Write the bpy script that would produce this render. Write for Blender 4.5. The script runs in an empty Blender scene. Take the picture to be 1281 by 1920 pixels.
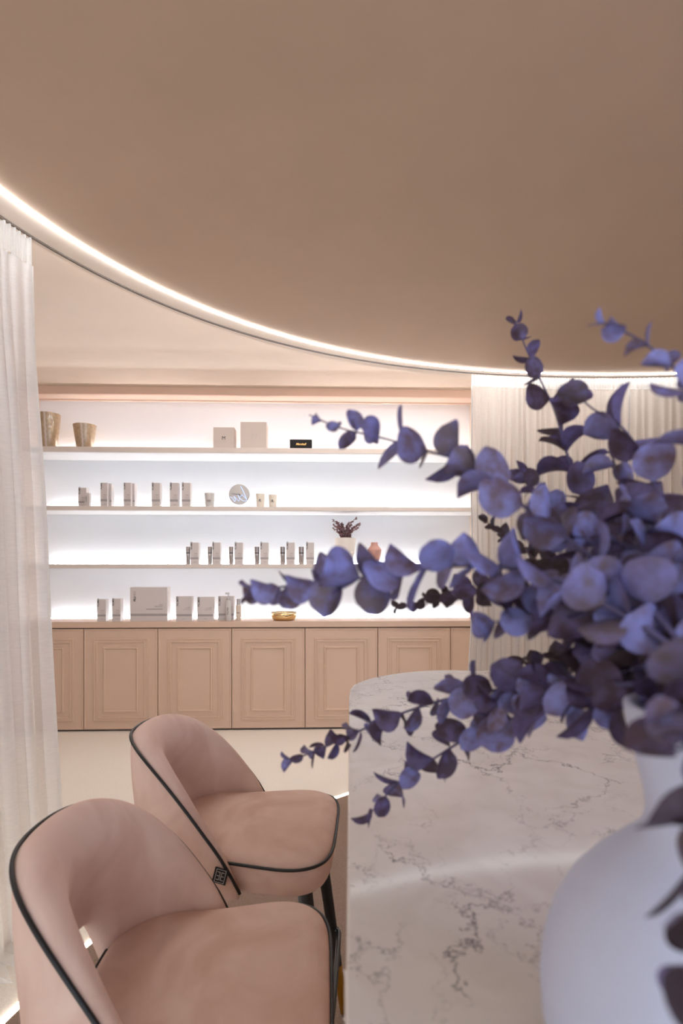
import bpy, bmesh, math, random
from math import sin, cos, pi, radians, sqrt, atan2
from mathutils import Vector, Matrix

R = random.Random(7)
SC = bpy.context.scene
COL = SC.collection

# ------------------------------------------------------------------ camera
F = 1050.0; YH = 1066.0; CX = 640.5; H = 1.28; YAW = radians(1.95)
cam_d = bpy.data.cameras.new('camera'); cam = bpy.data.objects.new('camera', cam_d); COL.objects.link(cam)
cam.location = (0, 0, H); cam.rotation_euler = (pi/2, 0, -YAW)
cam_d.sensor_width = 36; cam_d.lens = F/1920*36; cam_d.shift_y = (YH-960)/1920
cam_d.clip_start = 0.02; cam_d.clip_end = 60
cam_d.dof.use_dof = True; cam_d.dof.focus_distance = 2.2; cam_d.dof.aperture_fstop = 5.0
SC.camera = cam

# ------------------------------------------------------------------ light and exposure
w = bpy.data.worlds.new('world'); SC.world = w; w.use_nodes = True
w.node_tree.nodes['Background'].inputs[0].default_value = (0.78, 0.90, 1.0, 1)
w.node_tree.nodes['Background'].inputs[1].default_value = 2.0
vs = SC.view_settings
vs.view_transform = 'Standard'; vs.look = 'None'; vs.gamma = 1; vs.use_curve_mapping = False
vs.exposure = 0.0
LED_RING = 27.0; LED_FLOOR = 12.0; LED_SHELF = 24.0; ADDED_COVE = 12.0; ADDED_DOWN = 180.0

wd = bpy.data.lights.new('added_daylight', 'AREA'); wd.shape = 'RECTANGLE'; wd.size = 1.6; wd.size_y = 1.6  # unseen daylight-like source added behind the camera for cool light on the foreground
wd.energy = 16; wd.color = (0.40, 0.54, 1.0)
wo = bpy.data.objects.new('added_daylight', wd); COL.objects.link(wo)
wo.location = (1.45, -0.75, 1.75); wo.rotation_euler = Vector((-1.1, 1.15, -0.55)).to_track_quat('-Z', 'Y').to_euler()

# ------------------------------------------------------------------ projection helpers (pixel -> place)
def from_cam(X, d, z): return Vector((X*cos(YAW)+d*sin(YAW), -X*sin(YAW)+d*cos(YAW), z))
def at_depth(px, py, d): return from_cam((px-CX)/F*d, d, H-(py-YH)/F*d)
def at_z(px, py, z):
    d = (H-z)*F/(py-YH); return from_cam((px-CX)/F*d, d, z)
def at_wall(px, py, Y):
    k = (px-CX)/F; d = Y/(cos(YAW)-k*sin(YAW)); return from_cam(k*d, d, H-(py-YH)/F*d)

# ------------------------------------------------------------------ materials
def lin(c): return tuple(((x/255)/12.92 if x/255 <= 0.04045 else ((x/255+0.055)/1.055)**2.4) for x in c)
def nodes(m): return m.node_tree.nodes, m.node_tree.links
def mat(name, rgb, rough=0.5, metal=0.0, noise=0.0, nscale=20, bump=0.0, bscale=200, spec=0.5, sheen=0.0, emit=0.0, emit_rgb=None, trans=0.0, coat=0.0):
    m = bpy.data.materials.new(name); m.use_nodes = True
    n, l = nodes(m); b = n['Principled BSDF']
    c = lin(rgb)
    b.inputs['Base Color'].default_value = (*c, 1); b.inputs['Roughness'].default_value = rough
    b.inputs['Metallic'].default_value = metal; b.inputs['Specular IOR Level'].default_value = spec
    if sheen:
        b.inputs['Sheen Weight'].default_value = sheen; b.inputs['Sheen Roughness'].default_value = 0.35
        b.inputs['Sheen Tint'].default_value = (*lin((235, 205, 190)), 1)
    if coat: b.inputs['Coat Weight'].default_value = coat
    if trans: b.inputs['Transmission Weight'].default_value = trans
    if emit:
        b.inputs['Emission Color'].default_value = (*(lin(emit_rgb or rgb)), 1); b.inputs['Emission Strength'].default_value = emit
    tc = n.new('ShaderNodeTexCoord')
    if noise:
        t = n.new('ShaderNodeTexNoise'); t.inputs['Scale'].default_value = nscale; t.inputs['Detail'].default_value = 6
        l.new(tc.outputs['Object'], t.inputs['Vector'])
        mx = n.new('ShaderNodeMix'); mx.data_type = 'RGBA'
        mx.inputs[6].default_value = (*[x*(1-noise) for x in c], 1); mx.inputs[7].default_value = (*[min(1, x*(1+noise)) for x in c], 1)
        mr = n.new('ShaderNodeMapRange'); mr.inputs[1].default_value = 0.3; mr.inputs[2].default_value = 0.7
        l.new(t.outputs['Fac'], mr.inputs[0]); l.new(mr.outputs[0], mx.inputs[0]); l.new(mx.outputs[2], b.inputs['Base Color'])
    if bump:
        t2 = n.new('ShaderNodeTexNoise'); t2.inputs['Scale'].default_value = bscale; t2.inputs['Detail'].default_value = 3
        l.new(tc.outputs['Object'], t2.inputs['Vector'])
        bp = n.new('ShaderNodeBump'); bp.inputs['Strength'].default_value = bump; bp.inputs['Distance'].default_value = 0.004
        l.new(t2.outputs['Fac'], bp.inputs['Height']); l.new(bp.outputs[0], b.inputs['Normal'])
    return m

M = {}
M['disc'] = mat('ceiling_paint_dusky', (188, 161, 138), 0.85, noise=0.03, nscale=3)
M['ceil'] = mat('ceiling_paint_blush', (240, 224, 209), 0.85, noise=0.02, nscale=3)
M['fascia'] = mat('blush_lacquer', (214, 181, 160), 0.6)
M['wallwhite'] = mat('white_panel', (236, 239, 243), 0.7, noise=0.01, nscale=4)
M['wall'] = mat('blush_wall', (222, 200, 184), 0.85, noise=0.02, nscale=4)
M['cab'] = mat('cabinet_blush', (206, 175, 153), 0.55, noise=0.02, nscale=6)
M['cabdark'] = mat('cabinet_gap', (70, 52, 44), 0.8)
M['shelf'] = mat('shelf_greige', (212, 198, 187), 0.55, noise=0.02, nscale=8)
M['floor'] = mat('pale_carpet', (246, 237, 225), 0.95, noise=0.07, nscale=160, bump=0.6, bscale=420)
M['carpet'] = mat('brown_carpet', (156, 131, 114), 0.98, noise=0.22, nscale=220, bump=1.0, bscale=420)
M['led'] = mat('led_diffuser', (255, 250, 240), 0.5, emit=LED_RING, emit_rgb=(244, 250, 255))
M['ledfloor'] = mat('led_floor_diffuser', (255, 250, 240), 0.5, emit=LED_FLOOR, emit_rgb=(255, 244, 230))
M['ledshelf'] = mat('led_shelf_diffuser', (255, 255, 255), 0.5, emit=LED_SHELF, emit_rgb=(246, 250, 255))
M['ledtop'] = mat('led_shelf_warm', (255, 255, 255), 0.5, emit=LED_SHELF*0.95, emit_rgb=(255, 246, 244))
M['ledpink'] = mat('led_soffit_warm', (255, 255, 255), 0.5, emit=LED_SHELF*0.10, emit_rgb=(255, 232, 226))
M['addedcove'] = mat('added_cove_fill', (255, 250, 245), 0.5, emit=ADDED_COVE, emit_rgb=(240, 247, 255))
M['down'] = mat('added_downlight_glow', (255, 250, 245), 0.5, emit=ADDED_DOWN, emit_rgb=(255, 252, 250))
M['underside'] = mat('shelf_underside_white', (222, 220, 220), 0.6)
M['track'] = mat('track_grey', (126, 116, 108), 0.5, metal=0.2)
M['piping'] = mat('black_piping', (20, 19, 21), 0.45, sheen=0.0)
M['blackwood'] = mat('black_lacquer', (17, 18, 19), 0.28, spec=0.6)
M['brass'] = mat('brushed_brass', (196, 152, 62), 0.28, metal=1.0)
M['tag'] = mat('black_tag', (16, 16, 18), 0.7)
M['tagprint'] = mat('tag_print', (200, 196, 192), 0.7)
M['vase'] = mat('matt_white_ceramic', (198, 202, 224), 0.5, noise=0.03, nscale=30, bump=0.15, bscale=60)
M['stem'] = mat('eucalyptus_stem', (78, 70, 104), 0.6, noise=0.2, nscale=60)
M['stemdark'] = mat('eucalyptus_stem_dark', (70, 48, 50), 0.6, noise=0.2, nscale=60)
M['carton'] = mat('carton_white', (202, 191, 186), 0.45)
M['carton2'] = mat('carton_cream', (204, 189, 178), 0.6)
M['band'] = mat('carton_grey_band', (158, 148, 146), 0.5)
M['ink'] = mat('print_dark', (48, 42, 44), 0.6)
M['inkgrey'] = mat('print_grey', (150, 138, 134), 0.6)
M['emboss'] = mat('print_emboss', (196, 182, 172), 0.5)
M['speaker'] = mat('speaker_black', (18, 18, 20), 0.6, bump=0.4, bscale=900)
M['grille'] = mat('speaker_grille', (30, 30, 32), 0.7, bump=0.8, bscale=1600)
M['gold'] = mat('gold_print', (222, 180, 110), 0.35, metal=0.6)
M['goldbowl'] = mat('polished_gold', (228, 202, 152), 0.16, metal=1.0, bump=0.25, bscale=60)
M['gilt'] = mat('gilded_glass', (176, 152, 122), 0.32, metal=0.15, noise=0.18, nscale=45, coat=0.5)
M['wax'] = mat('candle_wax', (176, 148, 116), 0.6, noise=0.12, nscale=60)
M['glass'] = mat('clear_glass', (250, 252, 252), 0.04, trans=1.0)
M['frost'] = mat('frosted_glass', (230, 224, 218), 0.5, trans=0.35, noise=0.04, nscale=80)
M['silver'] = mat('silver_pump', (186, 178, 174), 0.3, metal=0.75)
M['silver2'] = mat('silver_cap', (160, 150, 146), 0.35, metal=0.8)
M['dial'] = mat('mirror_dial', (186, 178, 172), 0.22, metal=0.35)
M['reflected_neon'] = mat('modelled_reflection', (190, 208, 255), 0.4, emit=0.75, emit_rgb=(180, 205, 255))
M['planter'] = mat('planter_white', (226, 216, 206), 0.5)
M['terracotta'] = mat('dusty_pink_ceramic', (190, 142, 128), 0.6, noise=0.05, nscale=40)
M['miniLeaf'] = mat('dried_leaf', (150, 112, 112), 0.7, noise=0.4, nscale=50)
M['creambottle'] = mat('cream_bottle', (214, 196, 180), 0.4)
M['candlecup'] = mat('candle_cup', (228, 216, 200), 0.55)

def velvet():
    m = bpy.data.materials.new('blush_velvet'); m.use_nodes = True
    n, l = nodes(m); b = n['Principled BSDF']
    tc = n.new('ShaderNodeTexCoord')
    t = n.new('ShaderNodeTexNoise'); t.inputs['Scale'].default_value = 7; t.inputs['Detail'].default_value = 7; t.inputs['Distortion'].default_value = 1.2
    l.new(tc.outputs['Object'], t.inputs['Vector'])
    cr = n.new('ShaderNodeValToRGB')
    cr.color_ramp.elements[0].position = 0.33; cr.color_ramp.elements[0].color = (*lin((210, 175, 159)), 1)
    cr.color_ramp.elements[1].position = 0.62; cr.color_ramp.elements[1].color = (*lin((226, 196, 182)), 1)
    l.new(t.outputs['Fac'], cr.inputs[0]); l.new(cr.outputs[0], b.inputs['Base Color'])
    b.inputs['Roughness'].default_value = 0.85; b.inputs['Specular IOR Level'].default_value = 0.2
    b.inputs['Sheen Weight'].default_value = 0.35; b.inputs['Sheen Roughness'].default_value = 0.4
    b.inputs['Sheen Tint'].default_value = (*lin((240, 205, 188)), 1)
    t2 = n.new('ShaderNodeTexNoise'); t2.inputs['Scale'].default_value = 900; l.new(tc.outputs['Object'], t2.inputs['Vector'])
    bp = n.new('ShaderNodeBump'); bp.inputs['Strength'].default_value = 0.25; bp.inputs['Distance'].default_value = 0.001
    l.new(t2.outputs['Fac'], bp.inputs['Height']); l.new(bp.outputs[0], b.inputs['Normal'])
    return m
M['velvet'] = velvet()

def marble():
    m = bpy.data.materials.new('veined_quartz'); m.use_nodes = True
    n, l = nodes(m); b = n['Principled BSDF']
    tc = n.new('ShaderNodeTexCoord')
    # warp
    nz = n.new('ShaderNodeTexNoise'); nz.inputs['Scale'].default_value = 5.0; nz.inputs['Detail'].default_value = 8; nz.inputs['Roughness'].default_value = 0.7
    l.new(tc.outputs['Object'], nz.inputs['Vector'])
    sub = n.new('ShaderNodeVectorMath'); sub.operation = 'SUBTRACT'; sub.inputs[1].default_value = (0.5, 0.5, 0.5)
    l.new(nz.outputs['Color'], sub.inputs[0])
    sc = n.new('ShaderNodeVectorMath'); sc.operation = 'SCALE'; sc.inputs['Scale'].default_value = 0.24; l.new(sub.outputs[0], sc.inputs[0])
    add = n.new('ShaderNodeVectorMath'); add.operation = 'ADD'; l.new(tc.outputs['Object'], add.inputs[0]); l.new(sc.outputs[0], add.inputs[1])
    def vein(scale, width, seed):
        mp = n.new('ShaderNodeMapping'); mp.inputs['Location'].default_value = (seed, seed*0.7, 0.3); mp.inputs['Scale'].default_value = (1.5, 0.8, 1)
        mp.inputs['Rotation'].default_value = (0, 0, 0.55)
        l.new(add.outputs[0], mp.inputs[0])
        v = n.new('ShaderNodeTexVoronoi'); v.feature = 'DISTANCE_TO_EDGE'; v.inputs['Scale'].default_value = scale; l.new(mp.outputs[0], v.inputs['Vector'])
        r = n.new('ShaderNodeMapRange'); r.inputs[1].default_value = 0.0; r.inputs[2].default_value = width; r.inputs[3].default_value = 1; r.inputs[4].default_value = 0
        l.new(v.outputs['Distance'], r.inputs[0])
        mk = n.new('ShaderNodeTexNoise'); mk.inputs['Scale'].default_value = 9; mk.inputs['Detail'].default_value = 6; l.new(mp.outputs[0], mk.inputs['Vector'])
        mr = n.new('ShaderNodeMapRange'); mr.inputs[1].default_value = 0.44; mr.inputs[2].default_value = 0.58; l.new(mk.outputs['Fac'], mr.inputs[0])
        mu = n.new('ShaderNodeMath'); mu.operation = 'MULTIPLY'; l.new(r.outputs[0], mu.inputs[0]); l.new(mr.outputs[0], mu.inputs[1])
        return mu
    v1 = vein(4.2, 0.011, 0.0); v2 = vein(9.0, 0.015, 3.1)
    mxx = n.new('ShaderNodeMath'); mxx.operation = 'MAXIMUM'; l.new(v1.outputs[0], mxx.inputs[0])
    h = n.new('ShaderNodeMath'); h.operation = 'MULTIPLY'; h.inputs[1].default_value = 0.7; l.new(v2.outputs[0], h.inputs[0]); l.new(h.outputs[0], mxx.inputs[1])
    cl = n.new('ShaderNodeTexNoise'); cl.inputs['Scale'].default_value = 14; cl.inputs['Detail'].default_value = 8; cl.inputs['Distortion'].default_value = 1.0
    l.new(tc.outputs['Object'], cl.inputs['Vector'])
    base = n.new('ShaderNodeMix'); base.data_type = 'RGBA'
    base.inputs[6].default_value = (*lin((221, 212, 204)), 1); base.inputs[7].default_value = (*lin((229, 221, 214)), 1)
    cmr = n.new('ShaderNodeMapRange'); cmr.inputs[1].default_value = 0.35; cmr.inputs[2].default_value = 0.65; l.new(cl.outputs['Fac'], cmr.inputs[0]); l.new(cmr.outputs[0], base.inputs[0])
    fin = n.new('ShaderNodeMix'); fin.data_type = 'RGBA'; fin.inputs[7].default_value = (*lin((96, 88, 92)), 1)
    l.new(mxx.outputs[0], fin.inputs[0]); l.new(base.outputs[2], fin.inputs[6]); l.new(fin.outputs[2], b.inputs['Base Color'])
    b.inputs['Roughness'].default_value = 0.085; b.inputs['Specular IOR Level'].default_value = 0.11
    return m
M['marble'] = marble()

def sheer(name, clear, tint):
    m = bpy.data.materials.new(name); m.use_nodes = True
    n, l = nodes(m); n.remove(n['Principled BSDF']); out = n['Material Output']
    di = n.new('ShaderNodeBsdfDiffuse'); di.inputs[0].default_value = (*lin(tint), 1)
    tl = n.new('ShaderNodeBsdfTranslucent'); tl.inputs[0].default_value = (*lin(tint), 1)
    m1 = n.new('ShaderNodeMixShader'); m1.inputs[0].default_value = 0.5; l.new(di.outputs[0], m1.inputs[1]); l.new(tl.outputs[0], m1.inputs[2])
    tr = n.new('ShaderNodeBsdfTransparent')
    m2 = n.new('ShaderNodeMixShader'); l.new(m1.outputs[0], m2.inputs[1]); l.new(tr.outputs[0], m2.inputs[2])
    tc = n.new('ShaderNodeTexCoord'); nz = n.new('ShaderNodeTexNoise'); nz.inputs['Scale'].default_value = 30; nz.inputs['Detail'].default_value = 5
    mp = n.new('ShaderNodeMapping'); mp.inputs['Scale'].default_value = (1, 1, 6); l.new(tc.outputs['Object'], mp.inputs[0]); l.new(mp.outputs[0], nz.inputs['Vector'])
    mr = n.new('ShaderNodeMapRange'); mr.inputs[3].default_value = clear-0.07; mr.inputs[4].default_value = clear+0.07; l.new(nz.outputs['Fac'], mr.inputs[0]); l.new(mr.outputs[0], m2.inputs[0])
    l.new(m2.outputs[0], out.inputs[0])
    return m
M['sheer'] = sheer('white_sheer_voile', 0.24, (252, 251, 250))
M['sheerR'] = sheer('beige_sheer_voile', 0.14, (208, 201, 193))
M['sheerband'] = sheer('gathered_voile', 0.06, (240, 237, 233))

def leaf_mat(name, c_plum, c_blue, amt):
    m = bpy.data.materials.new(name); m.use_nodes = True
    n, l = nodes(m); b = n['Principled BSDF']
    tc = n.new('ShaderNodeTexCoord'); oi = n.new('ShaderNodeObjectInfo')
    nz = n.new('ShaderNodeTexNoise'); nz.inputs['Scale'].default_value = 2.4; nz.inputs['Detail'].default_value = 5
    ad = n.new('ShaderNodeVectorMath'); ad.operation = 'ADD'; l.new(tc.outputs['Object'], ad.inputs[0])
    cm = n.new('ShaderNodeCombineXYZ'); rm = n.new('ShaderNodeMath'); rm.operation = 'MULTIPLY'; rm.inputs[1].default_value = 40; l.new(oi.outputs['Random'], rm.inputs[0]); l.new(rm.outputs[0], cm.inputs[0]); l.new(cm.outputs[0], ad.inputs[1]); l.new(ad.outputs[0], nz.inputs['Vector'])
    s = n.new('ShaderNodeMath'); s.operation = 'MULTIPLY_ADD'; s.inputs[1].default_value = 0.55; l.new(oi.outputs['Random'], s.inputs[0]); 
    mr = n.new('ShaderNodeMapRange'); mr.inputs[1].default_value = 0.3; mr.inputs[2].default_value = 0.7; mr.inputs[3].default_value = -0.5+amt; mr.inputs[4].default_value = 0.62+amt
    l.new(nz.outputs['Fac'], mr.inputs[0]); l.new(mr.outputs[0], s.inputs[2])
    mx = n.new('ShaderNodeMix'); mx.data_type = 'RGBA'; mx.inputs[6].default_value = (*lin(c_plum), 1); mx.inputs[7].default_value = (*lin(c_blue), 1)
    cl = n.new('ShaderNodeClamp'); l.new(s.outputs[0], cl.inputs[0]); l.new(cl.outputs[0], mx.inputs[0])
    l.new(mx.outputs[2], b.inputs['Base Color'])
    b.inputs['Roughness'].default_value = 0.6; b.inputs['Specular IOR Level'].default_value = 0.35
    return m
M['leafblue'] = leaf_mat('leaf_bloom_and_daylight', (98, 76, 86), (128, 126, 182), 0.20)  # blue is partly bloom, partly cool daylight put into the colour
M['leafplum'] = leaf_mat('leaf_plum', (70, 49, 62), (100, 88, 132), 0.0)
M['leafdark'] = leaf_mat('leaf_dark', (54, 36, 38), (78, 62, 72), 0.0)
M['leafgrey'] = leaf_mat('leaf_greyviolet', (98, 82, 88), (122, 114, 164), 0.0)

# ------------------------------------------------------------------ mesh helpers
class MB:
    def __init__(s): s.v = []; s.f = []
    def add(s, vs, fs):
        o = len(s.v); s.v += [tuple(v) for v in vs]; s.f += [tuple(i+o for i in f) for f in fs]; return s
    def box(s, x0, x1, y0, y1, z0, z1):
        return s.add([(x0,y0,z0),(x1,y0,z0),(x1,y1,z0),(x0,y1,z0),(x0,y0,z1),(x1,y0,z1),(x1,y1,z1),(x0,y1,z1)],
                     [(0,3,2,1),(4,5,6,7),(0,1,5,4),(1,2,6,5),(2,3,7,6),(3,0,4,7)])
    def lathe(s, prof, n=32, cap=True):
        vs = []; fs = []
        for r, z in prof:
            for i in range(n): a = 2*pi*i/n; vs.append((r*cos(a), r*sin(a), z))
        for j in range(len(prof)-1):
            for i in range(n): fs.append((j*n+i, j*n+(i+1)%n, (j+1)*n+(i+1)%n, (j+1)*n+i))
        if cap:
            fs.append(tuple(reversed(range(n)))); fs.append(tuple(range((len(prof)-1)*n, len(prof)*n)))
        return s.add(vs, fs)
    def loft(s, rings, closed=True, caps=True, loop=False):
        m = len(rings[0]); vs = [p for r in rings for p in r]; fs = []
        k = len(rings)
        for j in range(k if loop else k-1):
            jn = (j+1) % k
            for i in range(m if closed else m-1):
                fs.append((j*m+i, j*m+(i+1)%m, jn*m+(i+1)%m, jn*m+i))
        if caps and not loop and closed:
            fs.append(tuple(reversed(range(m)))); fs.append(tuple(range((k-1)*m, k*m)))
        return s.add(vs, fs)
    def tube(s, pts, rad, n=8, loop=False):
        pts = [Vector(p) for p in pts]; k = len(pts); rings = []
        up = None
        for i, p in enumerate(pts):
            if loop: t = pts[(i+1) % k]-pts[i-1]
            else: t = pts[min(i+1, k-1)]-pts[max(i-1, 0)]
            t.normalize()
            if up is None:
                up = Vector((0, 0, 1)) if abs(t.z) < 0.9 else Vector((1, 0, 0))
            up = (up - t*up.dot(t)).normalized(); sd = t.cross(up)
            r = rad[i] if isinstance(rad, (list, tuple)) else rad
            rings.append([p + (up*cos(2*pi*j/n)+sd*sin(2*pi*j/n))*r for j in range(n)])
        return s.loft(rings, True, True, loop)
    def build(s, name, m, parent=None, smooth=False, loc=None, rz=0, bevel=0, subsurf=0, autosmooth=None):
        me = bpy.data.meshes.new(name); me.from_pydata(s.v, [], s.f); me.validate(); me.update()
        bm = bmesh.new(); bm.from_mesh(me); bmesh.ops.recalc_face_normals(bm, faces=bm.faces)
        if bevel:
            ed = [e for e in bm.edges if len(e.link_faces) == 2 and e.calc_face_angle(0) > 0.6]
            bmesh.ops.bevel(bm, geom=ed, offset=bevel, segments=2, affect='EDGES', profile=0.6)
        if smooth:
            for f in bm.faces: f.smooth = True
        if autosmooth:
            for e in bm.edges:
                if len(e.link_faces) == 2 and e.calc_face_angle(0) > autosmooth: e.smooth = False
        bm.to_mesh(me); bm.free()
        return link(name, me, m, parent, loc, rz, subsurf)

def link(name, me, m, parent=None, loc=None, rz=0, subsurf=0):
    o = bpy.data.objects.new(name, me); COL.objects.link(o)
    if m is not None and not me.materials: me.materials.append(m)
    if parent is not None: o.parent = parent
    if loc is not None: o.location = loc
    if rz: o.rotation_euler[2] = rz
    if subsurf:
        md = o.modifiers.new('sub', 'SUBSURF'); md.levels = subsurf; md.render_levels = subsurf
    return o
def tag(o, label, cat, group=None):
    o['label'] = label; o['category'] = cat
    if group: o['group'] = group
    return o
def struct(o, label=None):
    o['kind'] = 'structure'
    if label: o['label'] = label
    return o
def thing(name, label, cat, loc=(0, 0, 0), rz=0, group=None):
    o = bpy.data.objects.new(name, None); COL.objects.link(o); o.location = loc; o.rotation_euler[2] = rz
    o.empty_display_size = 0.05
    return tag(o, label, cat, group)
def smoothstep(a, b, x):
    t = max(0, min(1, (x-a)/(b-a))); return t*t*(3-2*t)
def catmull(P, n):
    out = []; k = len(P)
    for i in range(k-1):
        p0, p1, p2, p3 = P[max(i-1, 0)], P[i], P[i+1], P[min(i+2, k-1)]
        for j in range(n):
            t = j/n
            out.append(0.5*((2*p1)+(p2-p0)*t+(2*p0-5*p1+4*p2-p3)*t*t+(3*p1-p0-3*p2+p3)*t**3))
    out.append(P[-1]); return out
_txt = {}
def text_mesh(s, size, shear=0.0, bold=0.0, ext=0.0004, align='CENTER'):
    k = (s, size, shear, bold, ext, align)
    if k not in _txt:
        cu = bpy.data.curves.new('lettering', 'FONT'); cu.body = s; cu.size = size; cu.shear = shear; cu.offset = bold; cu.extrude = ext
        cu.align_x = align; cu.align_y = 'CENTER'; cu.resolution_u = 3
        o = bpy.data.objects.new('lettering', cu); COL.objects.link(o)
        dg = bpy.context.evaluated_depsgraph_get(); me = bpy.data.meshes.new_from_object(o.evaluated_get(dg))
        bpy.data.objects.remove(o); bpy.data.curves.remove(cu); me.name = 'lettering'; me.materials.clear(); _txt[k] = me
    return _txt[k]
def lettering(s, size, m, parent, x, y, z, roll=0, **kw):      # upright text on a face looking to -Y
    me = text_mesh(s, size, **kw)
    o = bpy.data.objects.new('lettering', me); COL.objects.link(o)
    if not me.materials: me.materials.append(m)
    o.parent = parent; o.matrix_local = Matrix.Translation((x, y, z)) @ Matrix.Rotation(pi/2, 4, 'X') @ Matrix.Rotation(roll, 4, 'Z')
    return o

# ------------------------------------------------------------------ the setting
YF = 4.457          # cabinet fronts
YB = 4.80           # back panel
ZO = 2.715          # outer ceiling
ZC = 2.55           # ring and disc ceiling
RC = Vector((1.516, 0.641)); FC = Vector((1.8444, 0.898)); FR = 2.8351
def ring_r(th):
    t = th % (2*pi); tc = min(max(t, radians(74)), radians(156))
    r = 5.77486119-4.40872031*tc+2.24883195*tc**2-0.37518683*tc**3
    k = 1-smoothstep(0, radians(35), abs(t-tc)); return 2.918+(r-2.918)*k
def ring_p(th, off, z):
    r = ring_r(th)+off; return Vector((RC.x+r*cos(th), RC.y+r*sin(th), z))
def track_off(th): return 0.062+0.068*smoothstep(radians(80), radians(150), th)
NR = 240
TH = [2*pi*i/NR for i in range(NR)]

mb = MB(); mb.box(-3.6, 6.2, -3.2, 5.0, -0.10, 0.0)
floor = struct(mb.build('floor', M['floor']), 'pale cream carpeted floor outside the lit ring')
mb = MB(); mb.box(-3.6, 6.2, -3.2, 5.0, ZO, ZO+0.1)
ceiling = struct(mb.build('ceiling', M['ceil']), 'blush ceiling above the shelving side of the room')
mb = MB()
mb.loft([[ring_p(t, 0.0, ZC) for t in TH], [ring_p(t, 0.0, ZC+0.02) for t in TH]])
dc = mb.build('ceiling_disc', M['disc'], ceiling); dc['label'] = 'large dusky brown round ceiling panel'
mb = MB()
mb.loft([[ring_p(t, 0.0, ZC) for t in TH], [ring_p(t, 0.16, ZC) for t in TH], [ring_p(t, 0.16, ZO) for t in TH], [ring_p(t, 0.14, ZO) for t in TH], [ring_p(t, 0.14, ZC+0.02) for t in TH], [ring_p(t, 0.0, ZC+0.02) for t in TH]], loop=True)
rim = mb.build('ceiling_ring', M['ceil'], ceiling); rim['label'] = 'narrow pale ring around the brown ceiling panel'
mb = MB(); mb.box(-3.6, 6.2, YB, YB+0.1, 0, ZO); struct(mb.build('wall_back', M['wallwhite']), 'white back panel behind the lit shelves')
mb = MB(); mb.box(-3.7, -3.6, -3.2, 5.0, 0, ZO); struct(mb.build('wall_left', M['wall']))
mb = MB(); mb.box(6.2, 6.3, -3.2, 5.0, 0, ZO); struct(mb.build('wall_right', M['wall']))
XL = at_wall(34, 960, YF).x; XR = at_wall(902, 960, YF).x
mb = MB(); mb.box(-3.6, XL, YF+0.004, YB, at_wall(400, 1165.6, YF-0.012).z, ZO); struct(mb.build('wall_niche_left', M['wall']), 'blush wall left of the lit shelves')
mb = MB(); mb.box(XR, 6.2, YF-0.06, YB, 0, ZO); struct(mb.build('wall_niche_right', M['wall']), 'blush wall right of the lit shelves')
zf = at_wall(300, 739.5, YF).z
mb = MB(); mb.box(XL, XR, YF, YF+0.03, zf, ZO-0.001)
tr1 = struct(mb.build('trim_1', M['fascia'], bevel=0.002), 'blush fascia above the shelves')
mb = MB(); mb.box(XL, XR, YF+0.03, YB, zf+0.05, zf+0.07); lip = mb.build('soffit', M['wall'], tr1)
mb = MB(); mb.box(XL, XR, YB-0.03, YB, at_wall(300, 752, YB-.03).z, zf+0.05); mb.build('back_batten', M['wall'], tr1)

# led line in the ceiling
mb = MB()
ringsec = [(-0.0042, 0.0), (-0.004, -0.006), (-0.002, -0.0085), (0.002, -0.0085), (0.004, -0.006), (0.0042, 0.0)]
mb.loft([[ring_p(t, o, ZC-0.0005+dz) for o, dz in ringsec] for t in TH], closed=True, loop=True)
ledr = thing('ceiling_light_strip', 'glowing curved light line around the brown ceiling panel', 'light strip', (0, 0, 0))
mb.build('diffuser', M['led'], ledr, smooth=True)
# unseen cove strip added on the ceiling ring's outer face to brighten the aisle
mb = MB(); T3 = [radians(72+i*2) for i in range(46)]
mb.loft([[ring_p(t, 0.161+dx, 2.64+dz) for dx, dz in ((0, 0), (.012, .0), (.012, .024), (0, .024))] for t in T3])
tag(mb.build('added_cove_strip', M['addedcove']), 'added unseen light strip on the outer side of the ceiling ring', 'light strip')
for i_, t_ in enumerate((82, 97, 112, 127, 142)):  # unseen lamps added to brighten the aisle floor and cabinets
    p_ = ring_p(radians(t_), .36, ZO)
    dl = thing('added_downlight', 'small unseen downlight above the aisle, number %s from the right' % ('one', 'two', 'three', 'four', 'five')[i_], 'added_downlight', p_, group='added aisle downlights')
    MB().lathe([(.060, 0), (.060, -.004), (.047, -.006), (.046, 0)], 28, cap=False).build('added_downlight_trim', M['wallwhite'], dl, smooth=True, autosmooth=.5)
    MB().lathe([(.046, -.003), (.001, -.003)], 28, cap=False).build('diffuser', M['down'], dl)  # glowing disc of the added unseen downlight
# curtain track: two dark rails
trk = thing('curtain_track', 'thin dark curved double curtain rail beside the ceiling light line', 'curtain track')
for off in (-0.006, 0.006):
    mb = MB(); T2 = [radians(60+i*0.75) for i in range(145)]
    mb.loft([[ring_p(t, track_off(t)+off+dx, ZC+dz) for dx, dz in ((-.002, 0), (.002, 0), (.002, -.003), (-.002, -.003))] for t in T2])
    mb.build('rail', M['track'], trk)

# round carpet and floor light line
mb = MB()
mb.loft([[(FC.x+(FR-0.012)*cos(t), FC.y+(FR-0.012)*sin(t), z) for t in TH] for z in (0.0, 0.006)])
cp = mb.build('round_carpet', M['carpet']); tag(cp, 'brown speckled round carpet inside the floor light line', 'carpet')
mb = MB()
mb.loft([[(FC.x+(FR+o)*cos(t), FC.y+(FR+o)*sin(t), z) for o, z in ((-0.011, 0.0), (-0.011, 0.007), (0.011, 0.007), (0.011, 0.0))] for t in TH], loop=True)
lf = mb.build('floor_light_strip', M['ledfloor']); tag(lf, 'glowing curved light line set in the floor around the carpet', 'light strip')

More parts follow.
